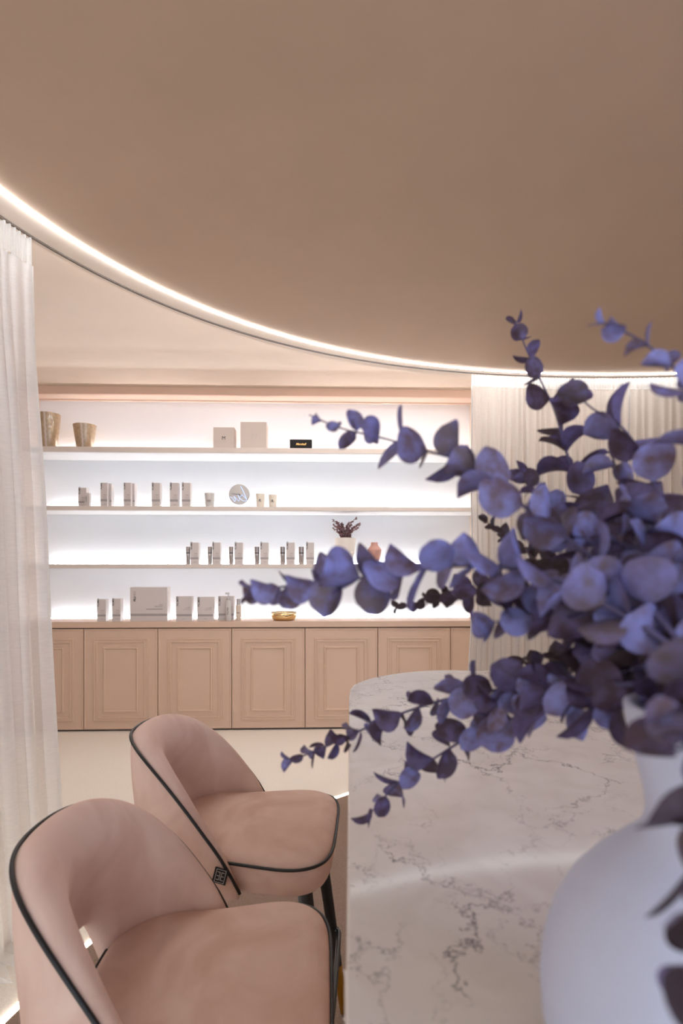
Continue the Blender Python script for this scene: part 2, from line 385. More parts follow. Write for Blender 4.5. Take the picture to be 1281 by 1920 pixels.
# ------------------------------------------------------------------ wall unit: cabinets, worktop, shelves
z_ct = at_wall(400, 1165.6, YF-0.012).z        # worktop top
z_cb = at_wall(400, 1176.6, YF-0.012).z        # worktop underside
z_d1 = at_wall(400, 1178.2, YF).z; z_d0 = at_wall(400, 1366.0, YF).z
seams = [at_wall(x, 1270, YF).x for x in (157, 296, 434.5, 572, 708.5, 845)]
pitch = (seams[-1]-seams[0])/5
edges = [seams[0]-2*pitch, seams[0]-pitch]+seams+[XR-.002]
def frame_mesh(x0, x1, z0, z1, prof):
    rings = [[(x0+o, -h, z0+o), (x1-o, -h, z0+o), (x1-o, -h, z1-o), (x0+o, -h, z1-o)] for o, h in prof]
    return MB().loft(rings, True, False)
GAP = 0.004
cab_lab = ['behind the edge of the left curtain, leftmost of the row', 'partly covered by the left curtain edge',
           'under the two small cartons', 'under the big flat carton', 'under the gold bowl', 'right of the one under the gold bowl', 'behind the rounded far end of the marble table',
           'half hidden by the pleated right curtain, rightmost of the row']
for i in range(len(edges)-1):
    x0, x1 = edges[i], edges[i+1]; w_ = x1-x0
    c = thing('base_cabinet', 'blush panelled base cabinet '+cab_lab[i], 'cabinet', ((x0+x1)/2, YF, 0), group='blush base cabinets along the back wall')
    MB().box(-w_/2, w_/2, 0.022, YB-YF, z_d0-0.012, z_cb-0.001).build('body', M['cabdark'], c)
    MB().box(-w_/2, w_/2, 0.06, YB-YF, 0.0, z_d0-0.012).build('plinth', M['cabdark'], c)
    d = MB().box(-w_/2+GAP/2, w_/2-GAP/2, 0, 0.022, z_d0, z_d1).build('door', M['cab'], c, bevel=0.0015)
    hx = w_/2; wide = w_ > .4
    frame_mesh(-hx+0.004, hx-0.004, z_d0+0.003, z_d1-0.003, [(0, -.001), (0.002, 0.004), (0.010, 0.004), (0.014, -.001)]).build('edge_bead', M['cab'], d)
    if not wide: continue
    ox = hx*(51.5/69.2); zt = z_d1-17.5/232; zb = z_d0+15.0/232
    frame_mesh(-ox, ox, zb, zt, [(0, -.001), (0.003, 0.008), (0.010, 0.009), (0.013, 0.0045), (0.022, 0.0045), (0.026, 0.009), (0.034, 0.008), (0.038, -.001)]).build('outer_moulding', M['cab'], d)
    ix = hx*(33.5/69.2); zt = z_d1-33.0/232; zb = z_d0+30.5/232
    frame_mesh(-ix, ix, zb, zt, [(0, -.001), (0.003, 0.008), (0.012, 0.011), (0.018, 0.006), (0.022, -.001)]).build('inner_moulding', M['cab'], d)
mb = MB().box(edges[0], edges[-1], YF-0.012, YB, z_cb, z_ct)
tag(mb.build('worktop', M['cab'], bevel=0.002), 'long blush worktop over the base cabinets', 'worktop')
XS = at_wall(97, 960, YB).x
shelf_rows = [(839.0, 849.5, 842.5, 'top'), (949.5, 957.8, 0, 'middle'), (1057.6, 1065.8, 0, 'lowest')]
Z = []
for k, (yt, yb, _, nm) in enumerate(shelf_rows):
    zt = at_wall(400, yt, YF).z; zb = at_wall(400, yb, YF).z; Z.append(zt)
    s = thing('display_shelf', 'long greige wall shelf, %s of the three' % nm, 'shelf', (0, YF, 0), group='lit wall shelves')
    MB().box(XL+.001, XR-.001, 0, YB-YF-0.001, zb+.003, zt).build('board', M['shelf'], s, bevel=0.002)
    MB().box(XL+.001, XR-.001, .004, YB-YF-0.001, zb, zb+.003).build('underside', M['underside'], s)
    ls = MB().box(XS, XR-.02, YB-0.028, YB-0.006, zt, zt+0.010).build('shelf_light_strip', M['ledtop' if k == 0 else 'ledshelf']); tag(ls, 'light strip along the back of the %s shelf' % nm, 'light strip', 'light strips behind the shelves')
tl = MB().box(XL+.001, XR-.001, YF+0.0305, YF+0.042, zf+.012, zf+.034).build('soffit_light_strip', M['ledpink']); tag(tl, 'light strip under the fascia above the top shelf', 'light strip')
ws = MB().box(XS, XR-.02, YB-0.03, YB-0.008, z_ct, z_ct+0.008).build('worktop_light_strip', M['ledshelf']); tag(ws, 'light strip along the back of the worktop', 'light strip')
Z.append(z_ct)

# ------------------------------------------------------------------ things on the shelves
YO = YF+0.055        # front faces of the things on the shelves
def span(x0, x1, ytop, row, Y):
    a = at_wall(x0, ytop, Y); b = at_wall(x1, ytop, Y); return (a.x+b.x)/2, b.x-a.x, a.z-Z[row]
def carton(row, x0, x1, ytop, label, dep=None, Y=YO, style='tall', rz=0, m='carton', name='skincare_carton', group='white skincare cartons'):
    x, w_, h = span(x0, x1, ytop, row, Y); dep = dep or w_*0.95
    c = thing(name, label, 'box', (x, Y, Z[row]), rz, group)
    MB().box(-w_/2, w_/2, 0, dep, 0, h).build('carton_body', M[m], c, bevel=0.0006)
    e = -0.0006
    if style in ('tall', 'wide', 'big'):
        b0, b1 = {'tall': (.225, .315), 'wide': (.20, .285), 'big': (.155, .225)}[style]
        MB().box(-w_/2, w_/2, e, 0.0, b0*h, b1*h).build('band', M['band'], c)
        if style == 'tall':
            lettering('FILLMED', w_*0.26, M['ink'], c, -w_*0.36, e, h*0.86, pi/2, bold=0.0002)
            ln = MB()
            for z, l0, l1 in ((.50, -.12, .34), (.465, -.02, .34), (.40, -.2, .34), (.345, -.05, .34)): ln.box(l0*w_, l1*w_, e, 0, z*h, (z+.011)*h)
            ln.box(-.1*w_, .25*w_, e, 0, .10*h, .112*h)
            ln.build('fine_print', M['inkgrey'], c)['kind'] = 'stuff'
        elif style == 'wide':
            lettering('FILLMED', w_*0.16, M['ink'], c, -w_*0.40, e, h*0.80, pi/2, bold=0.0002)
            ln = MB()
            for z, l0, l1 in ((.56, .25, .40), (.525, .06, .40), (.465, -.05, .40)): ln.box(l0*w_, l1*w_, e, 0, z*h, (z+.012)*h)
            ln.box(-.12*w_, .12*w_, e, 0, .085*h, .098*h); ln.build('fine_print', M['inkgrey'], c)['kind'] = 'stuff'
        else:
            lettering('FILL', w_*0.082, M['ink'], c, -w_*0.375, e, h*0.66, pi/2, bold=0.0007)
            lettering('MED', w_*0.082, M['inkgrey'], c, -w_*0.375, e, h*0.80, pi/2)
            lettering('SKIN', w_*0.042, M['inkgrey'], c, w_*0.375, e, h*0.485, align='RIGHT')
            lettering('PERFUSION', w_*0.042, M['inkgrey'], c, w_*0.375, e, h*0.435, align='RIGHT')
            MB().box(-.07*w_, .375*w_, e, 0, .352*h, .364*h).build('fine_print', M['ink'], c)
    return c

# --- top shelf
def glass_pot(x0, x1, xb0, xb1, ytop, label):
    x, w_, h = span(x0, x1, ytop, 0, YO+0.1); wb = span(xb0, xb1, ytop, 0, YO+0.1)[1]
    c = thing('candle_glass', label, 'candle', (x, YO+0.1, Z[0]), group='gilded candle glasses')
    rt, rb = w_/2, wb/2
    MB().lathe([(rb*.96, 0), (rb, .004), (rb+(rt-rb)*.5, h*.5), (rt, h), (rt*.965, h), (rb*.95, h*.06), (0.001, h*.06)], 40).build('glass', M['gilt'], c, smooth=True, autosmooth=.6)
    MB().lathe([(rb*.9, h*.07), (rb+(rt-rb)*.55-.006, h*.6), (.001, h*.6)], 32).build('wax', M['wax'], c, smooth=True, autosmooth=.6)
    # broad paper ribbon running down the front of the glass
    r1 = MB(); n = 6
    for i in range(n):
        t0, t1 = i/n, (i+1)/n
        f = lambda t: (0.004*(1-t)+.012, -(rb+(rt-rb)*t)-.0016, h*t)
        a, b = f(t0), f(t1)
        r1.add([(a[0]-.008, a[1], a[2]), (a[0]+.008, a[1], a[2]), (b[0]+.004, b[1], b[2]), (b[0]-.012, b[1], b[2])], [(0, 1, 2, 3)])
    r1.build('ribbon', M['carton2'], c)
glass_pot(70, 112.5, 76, 107, 777, 'tall gilded candle glass on the top shelf, half hidden by the left curtain')
glass_pot(138, 180, 143.5, 172, 797.5, 'squat gilded candle glass with pale ribbon on the top shelf')
c = carton(0, 400, 439, 801, 'square greige gift box printed with a dark letter M', dep=.12, style='none', m='carton2', name='gift_box', group='gift boxes on the top shelf')
x, w_, h = span(400, 439, 801, 0, YO); lettering('M', w_*0.24, M['ink'], c, 0, -.0006, h*.50)
MB().box(-w_/2-.0006, w_/2+.0006, -.0006, .12, h*.30, h*.303).build('lid_line', M['emboss'], c)
c = carton(0, 451, 500, 791, 'larger square greige gift box with a faint embossed monogram', dep=.14, style='none', m='carton2', name='gift_box', group='gift boxes on the top shelf')
x, w_, h = span(451, 500, 791, 0, YO); lettering('M', w_*0.30, M['emboss'], c, 0, -.0006, h*.48, shear=0.2)
MB().box(-w_/2-.0006, w_/2+.0006, -.0006, .14, h*.12, h*.123).build('lid_line', M['emboss'], c)
x, w_, h = span(543.5, 585, 823.5, 0, YO)
c = thing('portable_speaker', 'small black portable speaker with gold script on the top shelf', 'speaker', (x, YO, Z[0]))
MB().box(-w_/2, w_/2, 0, .075, 0, h).build('case', M['speaker'], c, bevel=.006, smooth=True)
MB().box(-w_/2+.008, w_/2-.008, -.0015, .002, .008, h-.008).build('grille', M['grille'], c, bevel=.001)
lettering('Marshall', w_*0.135, M['gold'], c, 0, -.0022, h*.52, shear=.35, bold=.0006)
MB().lathe([(.006, 0), (.006, .003), (.001, .003)], 12).build('knob', M['gold'], c, loc=(w_*.3, .035, h))

# --- middle shelf
carton(1, 147, 162, 914.5, 'short white carton with a smaller one in front, leftmost on the middle shelf', style='tall', Y=YO+.05)
c = carton(1, 158.5, 167.5, 924, 'smallest white carton standing in front of the leftmost one on the middle shelf', style='none', Y=YO)
lettering('FILLMED', .012, M['ink'], c, -.006, -.0006, .06, pi/2)
for i, (a, b, a2, b2, nm) in enumerate(((188.5, 201.3, 201.0, 209, 'left'), (232, 245.5, 245.3, 252.5, 'right'))):
    carton(1, a, b, 905, 'tall white carton, front of the %s touching pair on the middle shelf' % nm, style='tall', Y=YO)
    carton(1, a2, b2, 906.5, 'narrow white carton, rear of the %s touching pair on the middle shelf' % nm, style='tall', Y=YO+.045, dep=.06)
for a, b, lb in ((284.5, 300, 'first lone tall white carton right of the two touching pairs, middle shelf'), (318.5, 334, 'tall white carton, left of the close two beside the frosted jar'), (341, 357, 'tall white carton, right of the close two beside the frosted jar')):
    carton(1, a, b, 905.3, lb, style='tall')
x, w_, h = span(384, 402.5, 925, 1, YO+.04)
c = thing('frosted_jar', 'frosted glass candle jar left of the round clock', 'jar', (x, YO+.04, Z[1]))
MB().lathe([(w_*.40, 0), (w_*.42, .003), (w_*.47, h*.5), (w_*.5, h*.93), (w_*.5, h), (w_*.46, h), (w_*.40, h*.22), (.001, h*.22)], 32).build('glass', M['frost'], c, smooth=True, autosmooth=.6)
MB().lathe([(w_*.39, h*.23), (w_*.45, h*.86), (.001, h*.86)], 24).build('wax', M['candlecup'], c, smooth=True, autosmooth=.6)
MB().box(-w_*.2, w_*.2, -w_*.475, -w_*.46, h*.38, h*.52).build('label_print', M['inkgrey'], c)
# round clock with neon script, a sign's reflection modelled as glowing tubes
x, w_, h = span(429.3, 467.8, 908, 1, YO+.02); r = w_/2
c = thing('round_clock', 'round silver clock with dark hands and a modelled reflection of pale blue script', 'clock', (x, YO+.02, Z[1]))
zc_ = h-r
def disc_y(r0, y0, y1, n=48):
    return MB().loft([[(r0*cos(2*pi*i/n), y, zc_+r0*sin(2*pi*i/n)) for i in range(n)] for y in (y0, y1)])
disc_y(r, 0, .022).build('case', M['silver2'], c)
disc_y(r*.95, -.0015, .001).build('dial', M['dial'], c)
def hand(ang, ln, wd):
    d = Vector((cos(ang), 0, sin(ang))); s_ = Vector((-sin(ang), 0, cos(ang))); o = Vector((0, -.004, zc_))
    MB().add([o-d*ln*.15-s_*wd, o-d*ln*.15+s_*wd, o+d*ln+s_*wd*.5, o+d*ln-s_*wd*.5], [(0, 1, 2, 3)]).build('hand', M['ink'], c)
hand(radians(175), r*.70, .0022); hand(radians(-48), r*.42, .0026)
disc_y(r*.055, -.005, -.003, 16).build('hub', M['ink'], c)
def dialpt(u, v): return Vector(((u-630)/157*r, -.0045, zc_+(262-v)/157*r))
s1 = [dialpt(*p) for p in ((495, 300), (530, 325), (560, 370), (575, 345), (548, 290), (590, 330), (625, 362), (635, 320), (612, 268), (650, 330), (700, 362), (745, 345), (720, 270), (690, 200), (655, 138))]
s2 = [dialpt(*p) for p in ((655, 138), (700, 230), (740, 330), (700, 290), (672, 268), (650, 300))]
for s_ in (s1, s2): MB().tube(catmull(s_, 4), .0019, 6).build('modelled_reflection', M['reflected_neon'], c, smooth=True)
MB().box(-.028, .028, .002, .03, 0, .006).build('foot', M['silver2'], c, bevel=.002)
for a, b, yt, lb in ((480, 497, 926.5, 'cream candle cup with dark initial, next to the round clock'), (504, 519.5, 928, 'cream candle cup with dark initial, rightmost on the middle shelf')):
    x, w_, h = span(a, b, yt, 1, YO+.04)
    c = thing('candle_cup', lb, 'candle', (x, YO+.04, Z[1]), group='candle cups on the middle shelf')
    MB().lathe([(w_*.42, 0), (w_*.44, .002), (w_*.5, h), (w_*.46, h), (w_*.42, h*.8), (.001, h*.8)], 32).build('cup', M['candlecup'], c, smooth=True, autosmooth=.6)
    lettering('R.', w_*.4, M['ink'], c, 0, -w_*.475, h*.50, shear=.2, bold=.0005, ext=.001)

# --- lowest shelf
def pump_bottle(row, x0, x1, ytop, label, group, Y=YO+.02):
    x, w_, h = span(x0, x1, ytop, row, Y); r = w_/2
    c = thing('serum_bottle', label, 'bottle', (x, Y, Z[row]), group=group)
    MB().lathe([(r*.93, 0), (r, .003), (r, h*.60), (r*.94, h*.61)], 24).build('bottle_body', M['silver'], c, smooth=True, autosmooth=.6)
    MB().lathe([(r*.96, h*.61), (r*.96, h*.66)], 24).build('collar', M['ink'], c, smooth=True, autosmooth=.6)
    MB().lathe([(r, h*.66), (r, h*.985), (r*.92, h)], 24).build('cap', M['silver2'], c, smooth=True, autosmooth=.6)
    MB().box(-r*.35, r*.35, -r-.0006, -r+.004, h*.12, h*.5).build('label_print', M['inkgrey'], c)
ordn = ['first', 'second', 'third', 'fourth', 'fifth', 'last']
for i, (b0, b1, c0, c1) in enumerate(((349, 356.6, 357, 372.7), (390, 397.5, 398, 413.3), (429.7, 437.3, 440, 455.3), (477.7, 486.3, 488, 503.4), (525.6, 534.5, 537, 552.6), (560.5, 570, 574, 589))):
    pump_bottle(2, b0, b1, 1025.2, 'slim silver serum bottle, %s from the left on the lowest shelf' % ordn[i], 'serum bottles on the lowest shelf')
    carton(2, c0, c1, 1017.2, 'tall white carton, %s from the left on the lowest shelf' % ordn[i], style='tall')
# planter on tapered legs
x, w_, h = span(627, 668, 1009, 2, YO+.09)
c = thing('white_planter', 'white round planter on tapered legs on the lowest shelf', 'planter', (x, YO+.09, Z[2]))
r = w_/2; zb_ = h*(1056-1038)/(1056-1009)
MB().lathe([(r*.80, zb_), (r*.86, zb_+.004), (r*.93, h*.7), (r, h), (r*.94, h), (r*.86, h*.8), (.001, h*.8)], 40).build('pot', M['planter'], c, smooth=True, autosmooth=.6)
for k in range(3):
    a = radians(-52+120*k); u = Vector((cos(a), sin(a), 0)); s_ = Vector((-sin(a), cos(a), 0))
    rg = []
    for z, hw, ro in ((zb_+.02, .032, .86), (zb_, .030, .84), (zb_*.5, .016, .78), (0, .003, .70)):
        rg.append([u*(r*ro)*1.0-s_*hw+Vector((0, 0, z)), u*(r*ro*1.0+.006)+Vector((0, 0, z)), u*(r*ro)+s_*hw+Vector((0, 0, z)), u*(r*ro-.012)+Vector((0, 0, z))])
    MB().loft(rg).build('leg', M['planter'], c, smooth=True)
px_, pz_ = x, Z[2]+h*.8
pl = thing('dried_eucalyptus', 'bushy mauve dried eucalyptus in the white planter', 'plant', (px_, YO+.09, pz_))
st = MB(); lf_ = MB(); RR = random.Random(3)
for k in range(26):
    side = -1 if k % 2 else 1
    ex = side*(RR.uniform(.15, .95))*r*1.65; ez = RR.uniform(.45, 1.0)*.225*(0.75+.35*abs(ex)/(r*1.4)); ey = RR.uniform(-.9, .9)*r
    p0 = Vector((RR.uniform(-.5, .5)*r, RR.uniform(-.5, .5)*r, 0)); p2 = Vector((ex*.92, ey, ez)); p1 = Vector((ex*.35, ey*.4, ez*.65))
    pts = catmull([p0, p1, p2], 6); st.tube(pts, .0012, 4)
    for j in range(2, len(pts)):
        for q in range(5):
            c_ = pts[j]; d = Vector((RR.gauss(0, 1), RR.gauss(0, 1), RR.gauss(0, .8))).normalized(); s_ = d.cross(Vector((RR.gauss(0, 1), RR.gauss(0, 1), 1))).normalized()
            L = RR.uniform(.015, .024)*(1-.4*j/len(pts)); W = L*.45
            lf_.add([c_, c_+d*L*.35+s_*W, c_+d*L*.8+s_*W*.7, c_+d*L, c_+d*L*.8-s_*W*.7, c_+d*L*.35-s_*W], [(0, 1, 2, 3), (0, 3, 4, 5)])
st.build('stems', M['stemdark'], pl); fo = lf_.build('foliage', M['miniLeaf'], pl); fo['kind'] = 'stuff'
x, w_, h = span(689, 715.5, 1017, 2, YO+.07); r = w_/2
c = MB().lathe([(r*.42, 0), (r*.55, .004), (r*.78, h*.25), (r*.93, h*.45), (r*.995, h*.62), (r, h*.66), (r*.95, h*.69), (r*.66, h*.80), (r*.52, h*.87), (r*.47, h*.98), (r*.47, h), (r*.38, h), (r*.40, h*.85), (r*.6, h*.6), (.001, h*.2)], 40)
v = thing('pink_vase', 'small dusty pink shouldered ceramic vase right of the planter', 'vase', (x, YO+.07, Z[2]))
c.build('vase_body', M['terracotta'], v, smooth=True)

# --- worktop
carton(3, 182, 198.5, 1124, 'small white carton on the worktop, nearest the left curtain', style='tall', Y=YO-.02)
carton(3, 210.2, 226, 1122.8, 'small white carton on the worktop, next to the big flat carton', style='tall', Y=YO-.02)
carton(3, 244, 313.5, 1101.3, 'big flat white carton with grey band on the worktop', dep=.10, style='big', Y=YO-.02)
carton(3, 330, 360, 1118.3, 'medium white carton on the worktop, just right of the big flat one', dep=.06, style='wide', Y=YO-.02)
carton(3, 370, 400, 1119.6, 'medium white carton on the worktop, middle of the three', dep=.06, style='wide', Y=YO-.02)
carton(3, 409, 438.5, 1118, 'medium white carton on the worktop, behind the clear pump bottle', dep=.06, style='wide', Y=YO+.03)
x, w_, h = span(423, 433.5, 1110.8, 3, YO-.01); r = w_/2
c = thing('pump_bottle', 'clear pump bottle on the worktop in front of a carton', 'bottle', (x, YO-.01, Z[3]))
MB().lathe([(r*.9, 0), (r, .004), (r, h*.62), (r*.8, h*.70), (r*.5, h*.73)], 28).build('bottle_body', M['frost'], c, smooth=True, autosmooth=.9)
MB().lathe([(r*.55, h*.73), (r*.55, h*.80), (r*.2, h*.81), (r*.2, h*.93)], 16).build('collar', M['silver'], c, smooth=True, autosmooth=.6)
MB().box(-r*1.05, r*.35, -.006, .006, h*.93, h).build('pump_head', M['silver'], c, bevel=.002)
lettering('FILLMED', r*.7, M['ink'], c, 0, -r-.001, h*.36, pi/2)
x, w_, h = span(442.6, 452.4, 1123, 3, YO-.01); r = w_/2
c = thing('cream_bottle', 'small cream capped bottle on the worktop, right of the pump bottle', 'bottle', (x, YO-.01, Z[3]))
MB().lathe([(r*.92, 0), (r, .003), (r, h*.70), (r*.75, h*.73)], 24).build('bottle_body', M['creambottle'], c, smooth=True, autosmooth=.6)
MB().lathe([(r*.70, h*.73), (r*.70, h*.98), (r*.62, h)], 24).build('cap', M['silver'], c, smooth=True, autosmooth=.6)
MB().box(-r*.5, r*.5, -r-.0006, -r+.004, h*.35, h*.40).build('label_print', M['inkgrey'], c)
x, w_, h = span(508, 557, 1148, 3, YO+.05); r = w_/2
c = thing('gold_bowl', 'shallow polished gold bowl on the worktop', 'bowl', (x, YO+.05, Z[3]))
MB().lathe([(r*.62, 0), (r*.80, .004), (r*.95, h*.35), (r, h*.72), (r*.985, h), (r*.955, h), (r*.96, h*.7), (r*.90, h*.35), (r*.6, h*.14), (.001, h*.12)], 56).build('bowl_body', M['goldbowl'], c, smooth=True)
rr = r*.97
MB().tube([(rr*cos(2*pi*i/56), rr*sin(2*pi*i/56), h) for i in range(56)], .0022, 6, loop=True).build('rim', M['silver2'], c, smooth=True)

# ------------------------------------------------------------------ curtains
def curtain(name, label, th0, th1, folds, amp_top, amp_bot, header=.075, flare=None, seed=1, nz=40, pool=0.0, m='sheer'):
    c = thing(name, label, 'curtain', (0, 0, 0), group='white sheer curtains'); RQ = random.Random(seed)
    ph = [RQ.uniform(0, 2*pi) for _ in range(6)]; nu = folds*10
    ztop = ZC-0.012; zb = 0.012
    def pt(u, z, hd=False):
        th = th0+(th1-th0)*u
        base = ring_p(th, track_off(th), 0)
        rad = Vector((cos(th), sin(th), 0)); tan = Vector((-sin(th), cos(th), 0))*(1 if th1 > th0 else -1)
        t = 1-(z-zb)/(ztop-zb)                                    # 0 top, 1 bottom
        k = smoothstep(header/(ztop-zb), 0.30, t)
        fa = amp_top+(amp_bot-amp_top)*k
        w1 = sin(2*pi*folds*u+ph[0]+1.1*sin(2*pi*u*folds*.31+ph[1]))
        w2 = sin(2*pi*folds*.5*u+ph[2]+.8*t); w3 = sin(2*pi*folds*.23*u+ph[3]-1.1*t)
        off = fa*(.62*w1*(1-.45*k)+.5*w2*k+.4*w3*k)
        if hd: off = amp_top*.9*sin(2*pi*folds*2*u+ph[0])+.003*sin(2*pi*folds*.31*u)
        tg = .4*fa*cos(2*pi*folds*u+ph[0])*k
        p = base+rad*off+tan*tg
        if flare: p += flare(u, t, rad, tan)
        return Vector((p.x, p.y, z))
    zs = [ztop-header-(ztop-header-zb)*(i/nz)**1.0 for i in range(nz+1)]
    rows = [[pt(i/nu, z) for i in range(nu+1)] for z in zs]
    if pool:
        for q in range(1, 4):
            rows.append([Vector((p.x, p.y, .012+.004*sin(i*.7+q)))-Vector((cos(th0+(th1-th0)*i/nu), sin(th0+(th1-th0)*i/nu), 0))*(pool*q/3*(1+.5*sin(i*.33+ph[4]))) for i, p in enumerate(rows[nz])])
    d = MB().loft(rows, closed=False, caps=False).build('drape', M[m], c, smooth=True)
    rows = [[pt(i/nu/1.0, ztop-header*1.02*j/4, True)+Vector((0, 0, .004*abs(sin(pi*folds*2*i/nu)) if j == 0 else 0)) for i in range(nu+1)] for j in range(5)]
    MB().loft(rows, closed=False, caps=False).build('gathered_header', M['sheerband'], c, smooth=True)
    # side hems
    for u in (0.0, 1.0):
        MB().tube([pt(u, z) for z in zs], .004, 5).build('side_hem', M['sheerband'], c, smooth=True)
    return c
def theta_of(px, py): 
    p = at_z(px, py, ZC-.012); return atan2(p.y-RC.y, p.x-RC.x)
thL = theta_of(70, 447)
def flareL(u, t, rad, tan):
    k = smoothstep(.03, .45, t); return -rad*(.02*k+.13*t*t)-tan*(0.020*k+.02*t)*max(0, 1-u*3)
curtain('sheer_curtain', 'white sheer curtain with gathered header hanging at the left', thL, radians(188), 46, .0085, .024, header=.098, flare=flareL, seed=4, pool=.10)
thA, thB, thD = theta_of(885, 702), theta_of(1184, 706), theta_of(1281, 706)-radians(26)
def flareR(u, t, rad, tan): return -tan*(.055*smoothstep(.55, 1, t)-.012*smoothstep(.1, .5, t))*max(0, 1-u*5)
curtain('sheer_curtain', 'white sheer pleated curtain hanging right of the shelves', thA, thB, 26, .007, .026, header=.072, flare=flareR, seed=9, m='sheerR')
def flareS(u, t, rad, tan): return tan*(.14*smoothstep(.55, 1, t))*max(0, 1-u*2)
curtain('sheer_curtain', 'white sheer pleated curtain at the far right behind the branches', thB, thD, 30, .007, .026, header=.072, flare=flareS, seed=11, m='sheerR')

# ------------------------------------------------------------------ counter chairs
SEAT_Z = 0.626
def chair(name, label, loc, rz, tagged):
    c = thing(name, label, 'chair', loc, rz, 'blush velvet counter chairs')
    a, b = 0.242, 0.212; ZT, ZBOT = 0.872, 0.560; PM = radians(103)
    nphi = 64
    def ztop(ph):
        s = abs(ph)/PM; return ZBOT+0.012+(ZT-ZBOT-0.012)*(1-s**3.1)
    def zbot(ph):
        s = abs(ph); return ZBOT+0.125*(1-smoothstep(radians(22), radians(40), s))
    def outer(ph, z, inset=0.0):
        k = max(0.0, (ZT-z)/(ZT-ZBOT)); sc = 1-0.03*k**1.6; sy_ = 1.0; inset += .016*max(0.0, (ztop(ph)-z)/.30)**1.5*(1-(abs(ph)/PM)**4)
        # rounded-square plan
        cx, sy = cos(ph), sin(ph)
        x = -math.copysign(abs(cx)**0.94, cx)*a*sc*(1 if cx > 0 else 1.0); y = math.copysign(abs(sy)**0.94, sy)*b*sy_
        n = Vector((-cx*b, sy*a, 0)).normalized()
        return Vector((x, y, z))-n*inset
    rings = []; pipe = []
    for i in range(nphi+1):
        ph = -PM+2*PM*i/nphi; s = abs(ph)/PM
        zt, zb = ztop(ph), zbot(ph)
        th = 0.056*(1-s**2.6)+0.020
        hgt = max(zt-zb, 0.02)
        e = min(1, hgt/0.10)
        sec = [(0.006, zb), (0.0, zb+hgt*.12), (-0.001, zb+hgt*.35), (-0.002, zb+hgt*.65), (0.0, zt-.012*e), (0.003, zt),
               (th*.16, zt+.009*e), (th*.40, zt+.018*e), (th*.72, zt+.006*e), (th*.93, zt-.022*e), (th*1.0, zt-.06*e), (th*.90, zb+hgt*.55), (th*.72, zb+hgt*.25), (th*.62, zb+.012*e), (th*.42, zb-.003), (th*.2, zb-.004)]
        rings.append([outer(ph, z, o) for o, z in sec])
        pipe.append(outer(ph, zt+.001, 0.0005))
    bk = MB().loft(rings).build('backrest', M['velvet'], c, smooth=True, subsurf=1)
    MB().tube(pipe, 0.0035, 8).build('piping', M['piping'], bk, smooth=True)
    # seat cushion
    def splan(t, s):
        cx, sy = cos(t), sin(t); e = 0.42
        x = math.copysign(abs(cx)**e, cx); y = math.copysign(abs(sy)**e, sy)
        X = 0.028+0.218*s*x if x > 0 else 0.028+0.186*s*x
        wdt = 0.215-0.034*(1-smoothstep(-.2, .75, x))
        return X, y*s*wdt
    n = 72; rings = []
    prof = [(0.90, ZBOT-.004), (0.955, ZBOT+.004), (0.985, ZBOT+.02), (1.0, SEAT_Z-.02), (1.0, SEAT_Z-.004), (0.985, SEAT_Z+.008), (0.94, SEAT_Z+.016), (0.84, SEAT_Z+.022), (0.66, SEAT_Z+.027), (0.4, SEAT_Z+.030), (0.14, SEAT_Z+.031)]
    for s, z in prof: rings.append([Vector((*splan(2*pi*i/n, s), z)) for i in range(n)])
    st = MB().loft(rings).build('seat', M['velvet'], c, smooth=True, subsurf=1)
    MB().tube([Vector((*splan(2*pi*i/n, 1.004), SEAT_Z+.002)) for i in range(n)], 0.0034, 8, loop=True).build('piping', M['piping'], st, smooth=True)
    # legs, brass tips, foot ring
    ends = []
    for sx, sy in ((1, 1), (1, -1), (-1, 1), (-1, -1)):
        p0 = Vector((0.035+sx*.150, sy*.150, ZBOT+.004)); p1 = Vector((0.02+sx*.235, sy*.205, 0.004))
        f = lambda z: p0+(p1-p0)*((p0.z-z)/p0.z)
        lg = MB().tube([f(z) for z in (ZBOT+.004, .40, .26, .145)], [.0170, .0155, .0142, .0132], 16).build('leg', M['blackwood'], c, smooth=True, autosmooth=.8)
        MB().tube([f(z) for z in (.146, .07, .0)], [.0136, .0125, .0112], 16).build('brass_tip', M['brass'], lg, smooth=True, autosmooth=.8)
        ends.append(f(.255))
    fr = [ends[2], ends[0]+Vector((-.03, .0, 0)), ends[0]+Vector((.012, -.008, 0)), ends[0]+Vector((.02, -.05, 0)), ends[1]+Vector((.02, .05, 0)), ends[1]+Vector((.012, .008, 0)), ends[1]+Vector((-.03, 0, 0)), ends[3], (ends[3]+ends[2])/2, ends[2]]
    MB().tube(catmull([Vector(p) for p in fr], 5)[:-1], .0068, 8, loop=True).build('foot_ring', M['blackwood'], c, smooth=True)
    if tagged:
        ph = -radians(94); p = outer(ph, ztop(ph)-.030); q = outer(ph+radians(8), ztop(ph)-.030)
        t = (q-p).normalized(); nrm = Vector((t.y, -t.x, 0)) if True else None
        if nrm.y > 0: nrm = -nrm
        up = Vector((0, 0, 1)); ro = Matrix.Rotation(radians(-14), 3, nrm); t = ro @ t; up = ro @ up
        hs = .0145; o = p+nrm*.004
        def pl(u, v, d=0): return o+t*u+up*v+nrm*d
        tg = MB().add([pl(-hs, -hs*1.15, 0), pl(hs, -hs*1.15, 0), pl(hs, hs*1.15, 0), pl(-hs, hs*1.15, 0), pl(-hs, -hs*1.15, .0015), pl(hs, -hs*1.15, .0015), pl(hs, hs*1.15, .0015), pl(-hs, hs*1.15, .0015)],
                      [(0, 3, 2, 1), (4, 5, 6, 7), (0, 1, 5, 4), (1, 2, 6, 5), (2, 3, 7, 6), (3, 0, 4, 7)]).build('brand_tag', M['tag'], c)
        mk = MB()
